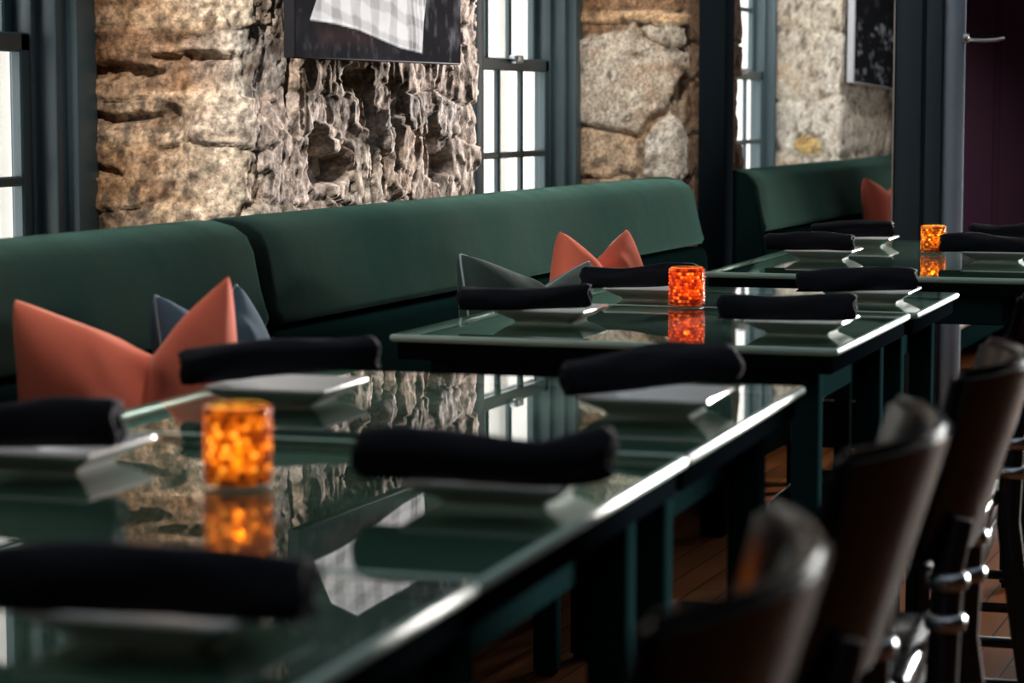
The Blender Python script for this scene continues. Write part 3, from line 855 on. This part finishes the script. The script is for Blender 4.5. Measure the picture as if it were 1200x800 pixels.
settings = [
    # plate centre, table turn, napkin turn, napkin length, offset, flare, label tail
    ((-1.430, 2.950), 3, 30, .265, (0, 0), 0, 'on the bench side behind the golden candle of the front row', 8),
    ((-.925, 3.020), 3, 30, .235, (.0, -.005), 0, 'on the aisle side at the far end of the front row', 5),
    ((-1.420, 2.325), 3, 14, .255, (-.02, 0), 0, 'at the left edge beside the coral pillow', 3),
    ((-.862, 2.290), 3, 9, .262, (0, -.01), .05, 'with flared end, over the photograph reflection in the front row', 4),
    ((-.885, 1.610), 3, 8, .275, (0, 0), 0, 'nearest the viewer in the lower left corner', 6),
    ((-1.505, 4.245), 2, 14, .245, (-.03, -.02), 0, 'in front of the charcoal pillow, left of the orange candle', 9),
    ((-1.010, 4.185), 2, 10, .240, (-.02, .01), 0, 'on the aisle side right of the orange candle', 10),
    ((-1.480, 4.820), 2, 12, .240, (-.02, 0), 0, 'just behind the orange candle, below the far coral pillow', 11),
    ((-1.035, 4.900), 2, 14, .240, (-.02, -.02), 0, 'on the aisle side of the shorter joined table', 12),
    ((-1.445, 6.230), 2, 6, .230, (-.03, 0), 0, 'front left place of the farthest table', 13),
    ((-1.475, 6.860), 2, 14, .230, (-.02, -.02), 0, 'back left place of the farthest table', 14),
    ((-1.005, 6.330), 2, 8, .240, (-.02, -.02), 0, 'front right place of the farthest table', 15),
    ((-1.045, 6.960), 2, 6, .230, (-.02, 0), 0, 'back right place of the farthest table, at the frame edge', 16),
]
first = True
for (px, py), tr, nr, L, (ox, oy), fl, tail, sd_ in settings:
    near_row = tail.endswith('front row') or 'left edge' in tail or 'reflection' in tail or 'corner' in tail
    du_ = .02 if nr == 30 else (.055 if near_row else .042)
    py += .012
    rad = .0255 if near_row else .0232; tilt = 4.5 if nr == 30 else (1.5 if nr > 10 else 0)
    p = plate0 if first else plate0.copy()
    if not first: C.objects.link(p)
    first = False
    p.location = (px, py, .7502); p.rotation_euler.z = R(tr)
    tag(p, 'white plate, ' + tail, 'plate', 'white square plates on the tables')
    nk = link_mesh('rolled_napkin', napkin_mesh(sd_, L, rad, .005, fl), M['napkin'], loc=(px + ox, py + oy - du_, .7502 + .0245 + .80 * rad + (.006 if nr == 30 else 0) + .5 * L * .55 * math.sin(R(tilt))), rotz=R(nr))
    nk.rotation_euler.y = -R(tilt)
    tag(nk, 'rolled black napkin, ' + tail, 'napkin', 'rolled black napkins')

# ------------------------------------------------------------------ PILLOWS
def pillow(loc, yaw, lean, w, h, t, chop, mat, label, roll=0., piping=False, chop_x=0., ear=1.0, gather=0.):
    """stands on its lower edge, faces local -y, leans back by lean"""
    n = 46
    bm = bmesh.new()
    def surf(a, b, s):
        pin = .075 * ear
        x = a * w / 2 * (1 - pin * (1 - b * b)); z = b * h / 2 * (1 - pin * (1 - a * a))
        th = t / 2 * (max(0, 1 - a * a) ** .36) * (max(0, 1 - b * b) ** .36)
        th *= .92 + .08 * math.sin(5 * a + 2.2 * b) * math.cos(4 * b)
        up = max(0., (b + .35) / 1.35)
        c = math.exp(-((a - chop_x) / .34) ** 2)
        v = max(0., 1 - abs(a - chop_x) / ((1 + chop_x) if a < chop_x else (1 - chop_x)))
        z -= chop * (up ** 1.3) * (.80 * v + .20 * c)
        # cloth gathers around the dent: crease running down from it and bulges beside it
        th *= 1 - .45 * up * math.exp(-((a - chop_x) / .10) ** 2) + .22 * up * (math.exp(-((a - chop_x - .3) / .16) ** 2) + math.exp(-((a - chop_x + .3) / .16) ** 2))
        x += -.12 * chop * up * (a - chop_x); x *= 1 - gather * up ** 1.5
        cr_ = (abs(a) * abs(b)) ** 7; x *= 1 - .03 * cr_; z -= math.copysign(.007, b) * cr_
        wr = .004 * math.sin(22 * (a * .7 + b * .5)) * up * math.exp(-((a - chop_x) / .45) ** 2)
        return Vector((x, s * th + (wr * s if th > .004 else 0), z + h / 2))
    grid = {}
    def tt(i):
        u = -1 + 2 * i / n
        return math.copysign(1 - (1 - abs(u)) ** 1.25, u)
    for s in (-1, 1):
        for i in range(n + 1):
            for j in range(n + 1):
                if s == 1 and (i in (0, n) or j in (0, n)): grid[s, i, j] = grid[-1, i, j]; continue
                grid[s, i, j] = bm.verts.new(surf(tt(i), tt(j), s))
    for s in (-1, 1):
        for i in range(n):
            for j in range(n):
                f = (grid[s, i, j], grid[s, i + 1, j], grid[s, i + 1, j + 1], grid[s, i, j + 1])
                bm.faces.new(f if s == -1 else f[::-1])
    bmesh.ops.recalc_face_normals(bm, faces=bm.faces)
    edge = [surf(tt(i), 1, 0) for i in range(n + 1)]
    o = link_mesh('throw_pillow', bm, mat, loc=loc)
    o.rotation_euler = (Matrix.Rotation(yaw, 3, 'Z') @ Matrix.Rotation(-lean, 3, 'X') @ Matrix.Rotation(roll, 3, 'Y')).to_euler()
    tag(o, label, 'pillow')
    if piping:
        bm = bmesh.new(); bm_tube(bm, edge, .0028, 8)
        for sgn in (-1, 1): bm_tube(bm, [surf(sgn, tt(i), 0) for i in range(n + 1)], .0028, 8)
        bmesh.ops.recalc_face_normals(bm, faces=bm.faces)
        link_mesh('piping', bm, M['piping'], o)
    return o
pillow((-1.782, 3.195, .432), R(7), R(6), .385, .455, .19, .10, M['orange'], 'coral velvet pillow with dented top at the left, nearest on the bench', roll=R(-7), chop_x=.25)
pillow((-1.86, 3.735, .445), R(86), R(17), .40, .41, .14, .08, M['blue'], 'slate blue pillow tucked behind the nearest coral pillow', gather=.28, piping=True)
pillow((-1.80, 5.05, .440), R(72), R(12), .49, .385, .18, .062, M['moss'], 'charcoal green velvet pillow with dented top, left of the far coral pillow', roll=R(5), chop_x=.18, piping=True)
pillow((-1.85, 5.66, .445), R(52), R(10), .33, .41, .18, .085, M['orange'], 'coral velvet pillow behind the charcoal pillow on the long bench', gather=.34)
pillow((-1.88, 9.46, .445), R(78), R(10), .42, .44, .16, .08, M['orange'], 'coral velvet pillow on the far bench, half hidden by the slate post')

# ------------------------------------------------------------------ PICTURES ON THE WALL
def poly_cover(y, z, poly, soft=.004):
    """1 inside the convex-ish polygon, antialiased edge"""
    ins = np.zeros(y.shape, bool); dist = np.full(y.shape, 9.)
    for k in range(len(poly)):
        (a, b), (c, d) = poly[k], poly[k - 1]
        if b != d:
            ins ^= ((b > z) != (d > z)) & (y < (c - a) * (z - b) / (d - b) + a)
        L2 = (c - a) ** 2 + (d - b) ** 2
        t = np.clip(((y - a) * (c - a) + (z - b) * (d - b)) / L2, 0, 1)
        dist = np.minimum(dist, np.hypot(y - a - t * (c - a), z - b - t * (d - b)))
    return np.clip(.5 + np.where(ins, dist, -dist) / soft, 0, 1)
def print_plaid(y, z):
    o = np.zeros_like(y)
    n = fbm(y * 14, z * 14, o + .5, 4, 3); n2 = fbm(y * 40, z * 40, o + .9, 3, 8)
    poly = [(.075, .082), (.20, .078), (.33, .068), (.45, .050), (.56, .034), (.695, .024), (.705, .10), (.745, .225), (.60, .235), (.42, .24), (.30, .246), (.16, .19), (.12, .14)]
    cov = poly_cover(y, z, poly)
    yy = y + .02 * n; zz = z + .16 * y + .015 * n
    f = np.abs(((yy * 9.5) % 1) - .5) * 2; h = np.abs(((zz * 15) % 1) - .5) * 2
    g = .70 - .17 * sstep(.45, .65, f) - .14 * sstep(.5, .7, h) + .06 * n + .05 * n2
    g = np.where(y > .60, g - .16 * sstep(.2, .8, np.abs(np.sin(y * 120 + 2 * n))) * sstep(.60, .64, y), g)
    hem = poly_cover(y, z, poly, .02); g = np.where(hem < .8, g + .10, g)
    d = .016 + .016 * np.maximum(0, n) + .05 * np.maximum(0, n2 - .25) + np.where(y > .70, .09 * np.maximum(0, n + n2 * .6 - .1), 0)
    d = d + .03 * sstep(.25, .30, z) * np.maximum(0, n2 + .3)
    w = sstep(.02, .05, z) * (1 - sstep(.05, .085, z)) * sstep(.08, .14, y) * (1 - sstep(.36, .46, y))
    dark = np.stack([d * (1 + 1.0 * w), d * (1 + .45 * w), d * 1.15 * (1 + .35 * w)], -1)
    pale = np.stack([g * .96, g * .965, g], -1)
    return dark * (1 - cov[..., None]) + pale * cov[..., None]
def print_mono(y, z):
    o = np.zeros_like(y)
    n = fbm(y * 9, z * 22, o + .2, 4, 13); n2 = fbm(y * 26, z * 60, o + .7, 3, 18)
    g = .010 + .40 * np.maximum(0, n * .8 + n2 * .6 - .12) * np.where(z < .28, 1, .15)
    return np.stack([g * .9, g * .95, g * 1.1], -1)
def picture(name, y0, y1, z0, z1, x_back, depth, paint, label, edge='canvas_edge', roll=0.):
    root = empty(name, (x_back, (y0 + y1) / 2, z0), label, 'picture')
    hw = (y1 - y0) / 2; H = z1 - z0
    box('canvas', (0, -hw, 0), (depth, hw, H), M[edge], root, bev=.003)
    for yy in (-hw * .6, hw * .6): box('hanger', (-.05, yy - .012, H - .10), (.001, yy + .012, H - .06), M['steel'], root, bev=.002)
    ny, nz = 300, 170
    Yg, Zg = np.meshgrid(np.linspace(-hw + .004, hw - .004, ny + 1), np.linspace(.004, H - .004, nz + 1))
    cols = paint((Yg + hw).ravel(), Zg.ravel())
    v = np.stack([np.full(Yg.size, depth + .0012), Yg.ravel(), Zg.ravel()], 1)
    idx = np.arange(v.shape[0]).reshape(nz + 1, ny + 1)
    q = np.stack([idx[:-1, :-1], idx[:-1, 1:], idx[1:, 1:], idx[1:, :-1]], -1).reshape(-1, 4)
    me = bpy.data.meshes.new('print'); me.from_pydata(v.tolist(), [], q.tolist())
    ca = me.color_attributes.new('print_colour', 'FLOAT_COLOR', 'POINT')
    ca.data.foreach_set('color', np.concatenate([np.clip(cols, 0, 1), np.ones((len(cols), 1))], 1).astype(np.float32).ravel())
    me.materials.append(M['print'])
    o = bpy.data.objects.new('print', me); C.objects.link(o); o.parent = root
    root.rotation_euler.x = roll
    return root
picture('wall_picture', 4.62, 5.565, 1.250, 1.80, -2.23, .026, print_plaid, 'dark photograph with a tilted pale plaid cloth, hung on the beige stone pier')
picture('wall_picture', 10.185, 11.05, 1.238, 1.9, -2.27, .03, print_mono, 'dark monochrome photograph hung on the pale far pier', edge='pale_edge', roll=R(-1.5))

# ------------------------------------------------------------------ CHAIRS
def make_chair(label):
    root = empty('dining_chair', (0, 0, 0), label, 'chair', group='black leather chairs along the aisle')
    # curved back: wraps around the sitter, leans out at the top
    def arc(t, v, off):
        wid = .222 - .035 * (1 - v)
        ang = t * .57
        rad = wid / math.sin(.57)
        cx = -rad * math.cos(.57)
        x = cx + (rad + off) * math.cos(ang); y = (rad + off) * math.sin(ang)
        lean = .062 * (v - 1)
        return Vector((x + lean + .0 * abs(t), y, .60 + .245 * v - .012 * v * (1 - t * t) * 0))
    n, m = 28, 10
    bm = bmesh.new()
    inner = [[bm.verts.new(arc(-1 + 2 * i / n, j / m, 0)) for i in range(n + 1)] for j in range(m + 1)]
    outer = [[bm.verts.new(arc(-1 + 2 * i / n, j / m, .026)) for i in range(n + 1)] for j in range(m + 1)]
    for g, fl in ((inner, True), (outer, False)):
        for j in range(m):
            for i in range(n):
                f = (g[j][i], g[j][i + 1], g[j + 1][i + 1], g[j + 1][i]); bm.faces.new(f[::-1] if fl else f)
    for i in range(n):
        bm.faces.new((inner[m][i], inner[m][i + 1], outer[m][i + 1], outer[m][i])); bm.faces.new((outer[0][i], outer[0][i + 1], inner[0][i + 1], inner[0][i]))
    for j in range(m):
        bm.faces.new((inner[j][0], inner[j + 1][0], outer[j + 1][0], outer[j][0])); bm.faces.new((outer[j][n], outer[j + 1][n], inner[j + 1][n], inner[j][n]))
    bmesh.ops.recalc_face_normals(bm, faces=bm.faces)
    bmesh.ops.bevel(bm, geom=[e for e in bm.edges if e.calc_face_angle(0) > R(60)], offset=.010, segments=3, affect='EDGES')
    autosmooth(link_mesh('backrest', bm, M['chair_leather'], root), 50)
    # padded seat
    bm = bmesh.new(); bm_box(bm, (-.42, -.192, .415), (-.045, .192, .475), .022, 4); bmesh.ops.recalc_face_normals(bm, faces=bm.faces)
    autosmooth(link_mesh('seat', bm, M['chair_leather'], root), 60)
    box('seat_rail', (-.415, -.19, .375), (-.045, .19, .416), M['chair_wood'], root, bev=.006)
    for sy in (-1, 1):
        bm = bmesh.new()
        bm_tube(bm, [(.06, sy * .165, 0), (.02, sy * .163, .25), (-.008, sy * .160, .45), (-.002, sy * .155, .60), (.012, sy * .150, .66)], [.017, .019, .020, .019, .016], 14)
        bmesh.ops.recalc_face_normals(bm, faces=bm.faces)
        lg = autosmooth(link_mesh('leg', bm, M['chair_wood'], root), 50)
        for zc in (.585, .535):
            bm = bmesh.new()
            f = (zc - .45) / .15
            bm_lathe(bm, [(.019, zc - .011), (.0245, zc - .008), (.026, zc), (.0245, zc + .008), (.019, zc + .011)], 20, centre=(-.008 + .006 * f, sy * (.160 - .005 * f)))
            bmesh.ops.recalc_face_normals(bm, faces=bm.faces)
            link_mesh('collar', bm, M['steel'], lg)
        bm = bmesh.new()
        bm_tube(bm, [(-.41, sy * .175, 0), (-.40, sy * .17, .25), (-.39, sy * .168, .40)], [.014, .018, .021], 14)
        bmesh.ops.recalc_face_normals(bm, faces=bm.faces)
        autosmooth(link_mesh('leg', bm, M['chair_wood'], root), 50)
        bm = bmesh.new(); bm_tube(bm, [(-.405, sy * .172, .17), (.035, sy * .164, .17)], .010, 10); bmesh.ops.recalc_face_normals(bm, faces=bm.faces)
        link_mesh('stretcher', bm, M['chair_wood'], root)
    return root
ch = make_chair('nearest black leather chair at the bottom edge, back blurred most')
spots = [(-.455, 1.595, 5, None), (-.499, 2.317, 5, 'black leather chair with curved back, second from the viewer along the aisle'),
         (-.517, 3.010, 5, 'black leather chair with curved back, third along the aisle, cut by the right edge'),
         (-.625, 4.240, 4, 'black leather chair at the right edge beside the table with the orange candle'),
         (-.495, 4.90, 4, 'farthest black leather chair, only its top showing at the right edge')]
for i, (x, y, rz, lb) in enumerate(spots):
    c_ = ch if i == 0 else copy_tree(ch)
    c_.location = (x, y, 0); c_.rotation_euler.z = R(rz)
    if lb: c_['label'] = lb

# ------------------------------------------------------------------ LIGHT
def area(name, loc, target, sx, sy, energy, col, spread=None):
    ld = bpy.data.lights.new(name, 'AREA'); ld.shape = 'RECTANGLE'; ld.size = sx; ld.size_y = sy
    ld.energy = energy; ld.color = col
    if spread: ld.spread = R(spread)
    o = bpy.data.objects.new(name, ld); C.objects.link(o); o.location = loc
    d = Vector(target) - Vector(loc); o.rotation_euler = d.to_track_quat('-Z', 'Y').to_euler()
    return o
def spot(name, loc, target, energy, col, ang, blend, size=.06):
    ld = bpy.data.lights.new(name, 'SPOT'); ld.energy = energy; ld.color = col
    ld.spot_size = R(ang); ld.spot_blend = blend; ld.shadow_soft_size = size
    o = bpy.data.objects.new(name, ld); C.objects.link(o); o.location = loc
    o.rotation_euler = (Vector(target) - Vector(loc)).to_track_quat('-Z', 'Y').to_euler()
    return o
sl = bpy.data.lights.new('low_sun', 'SUN'); sl.energy = 10.5; sl.angle = R(5); sl.color = (1, .92, .88)
so = bpy.data.objects.new('low_sun', sl); C.objects.link(so); so.location = (2.5, 20, 3)
so.rotation_euler = Vector((-.24, -1, -.018)).to_track_quat('-Z', 'Y').to_euler()
spot('unseen_spot', (-1.55, 2.3, 2.85), (-2.20, 4.56, 1.22), 820, (1, .94, .86), 21, .95)
spot('unseen_spot', (-1.55, 5.4, 2.85), (-2.32, 7.74, 1.25), 430, (1, .93, .84), 22, .95)
spot('unseen_spot', (-1.55, 8.0, 2.85), (-2.36, 10.3, 1.25), 420, (1, .96, .92), 36, .9)
spot('added_face_spot', (-1.35, 7.35, 2.05), (-2.3, 5.2, 1.15), 400, (1, .91, .86), 46, .8, .05)  # added unseen spot, rakes the stone face from the right
spot('unseen_spot', (-1.15, 3.40, 2.9), (-1.85, 3.3, .8), 80, (1, .93, .86), 34, .8)  # added unseen spot to brighten the near pillow
spot('unseen_spot', (-1.2, 6.6, 2.9), (-2.1, 6.75, .9), 55, (.95, 1, .97), 36, .9)  # added unseen spot to lift the right end of the long bench
spot('unseen_spot', (.2, 8.4, 2.9), (-.75, 6.9, 0), 170, (1, .88, .74), 50, .7)  # added unseen spot to brighten the far aisle floor
area('overhead_fill', (-.3, 4.2, 2.93), (-.3, 4.2, 0), 3.5, 8.0, 42, (.80, .90, 1))  # added overhead fill with no fixture, lifts the dark areas

w = bpy.data.worlds.new('sky'); SC.world = w; w.use_nodes = True
bg = w.node_tree.nodes['Background']; bg.inputs[0].default_value = (1, .985, .96, 1); bg.inputs[1].default_value = 4.5

# ------------------------------------------------------------------ CAMERA
cd = bpy.data.cameras.new('camera'); cam = bpy.data.objects.new('camera', cd); C.objects.link(cam)
cam.location = (0, 0, 1.15); cam.rotation_euler = (R(90) - math.atan(276 / 2833.3), 0, R(20.4))
cd.lens = 85; cd.sensor_width = 36; cd.sensor_fit = 'HORIZONTAL'; cd.clip_start = .05
cd.dof.use_dof = True; cd.dof.focus_distance = 5.6; cd.dof.aperture_fstop = 5.0; cd.dof.aperture_blades = 0
SC.camera = cam
SC.view_settings.view_transform = 'Standard'; SC.view_settings.look = 'None'
SC.view_settings.gamma = 1; SC.view_settings.use_curve_mapping = False; SC.view_settings.exposure = 0
SC.cycles.use_denoising = True
SC.cycles.max_bounces = 10; SC.cycles.transparent_max_bounces = 12
SC.cycles.caustics_reflective = False; SC.cycles.caustics_refractive = False
SC.cycles.sample_clamp_indirect = 6
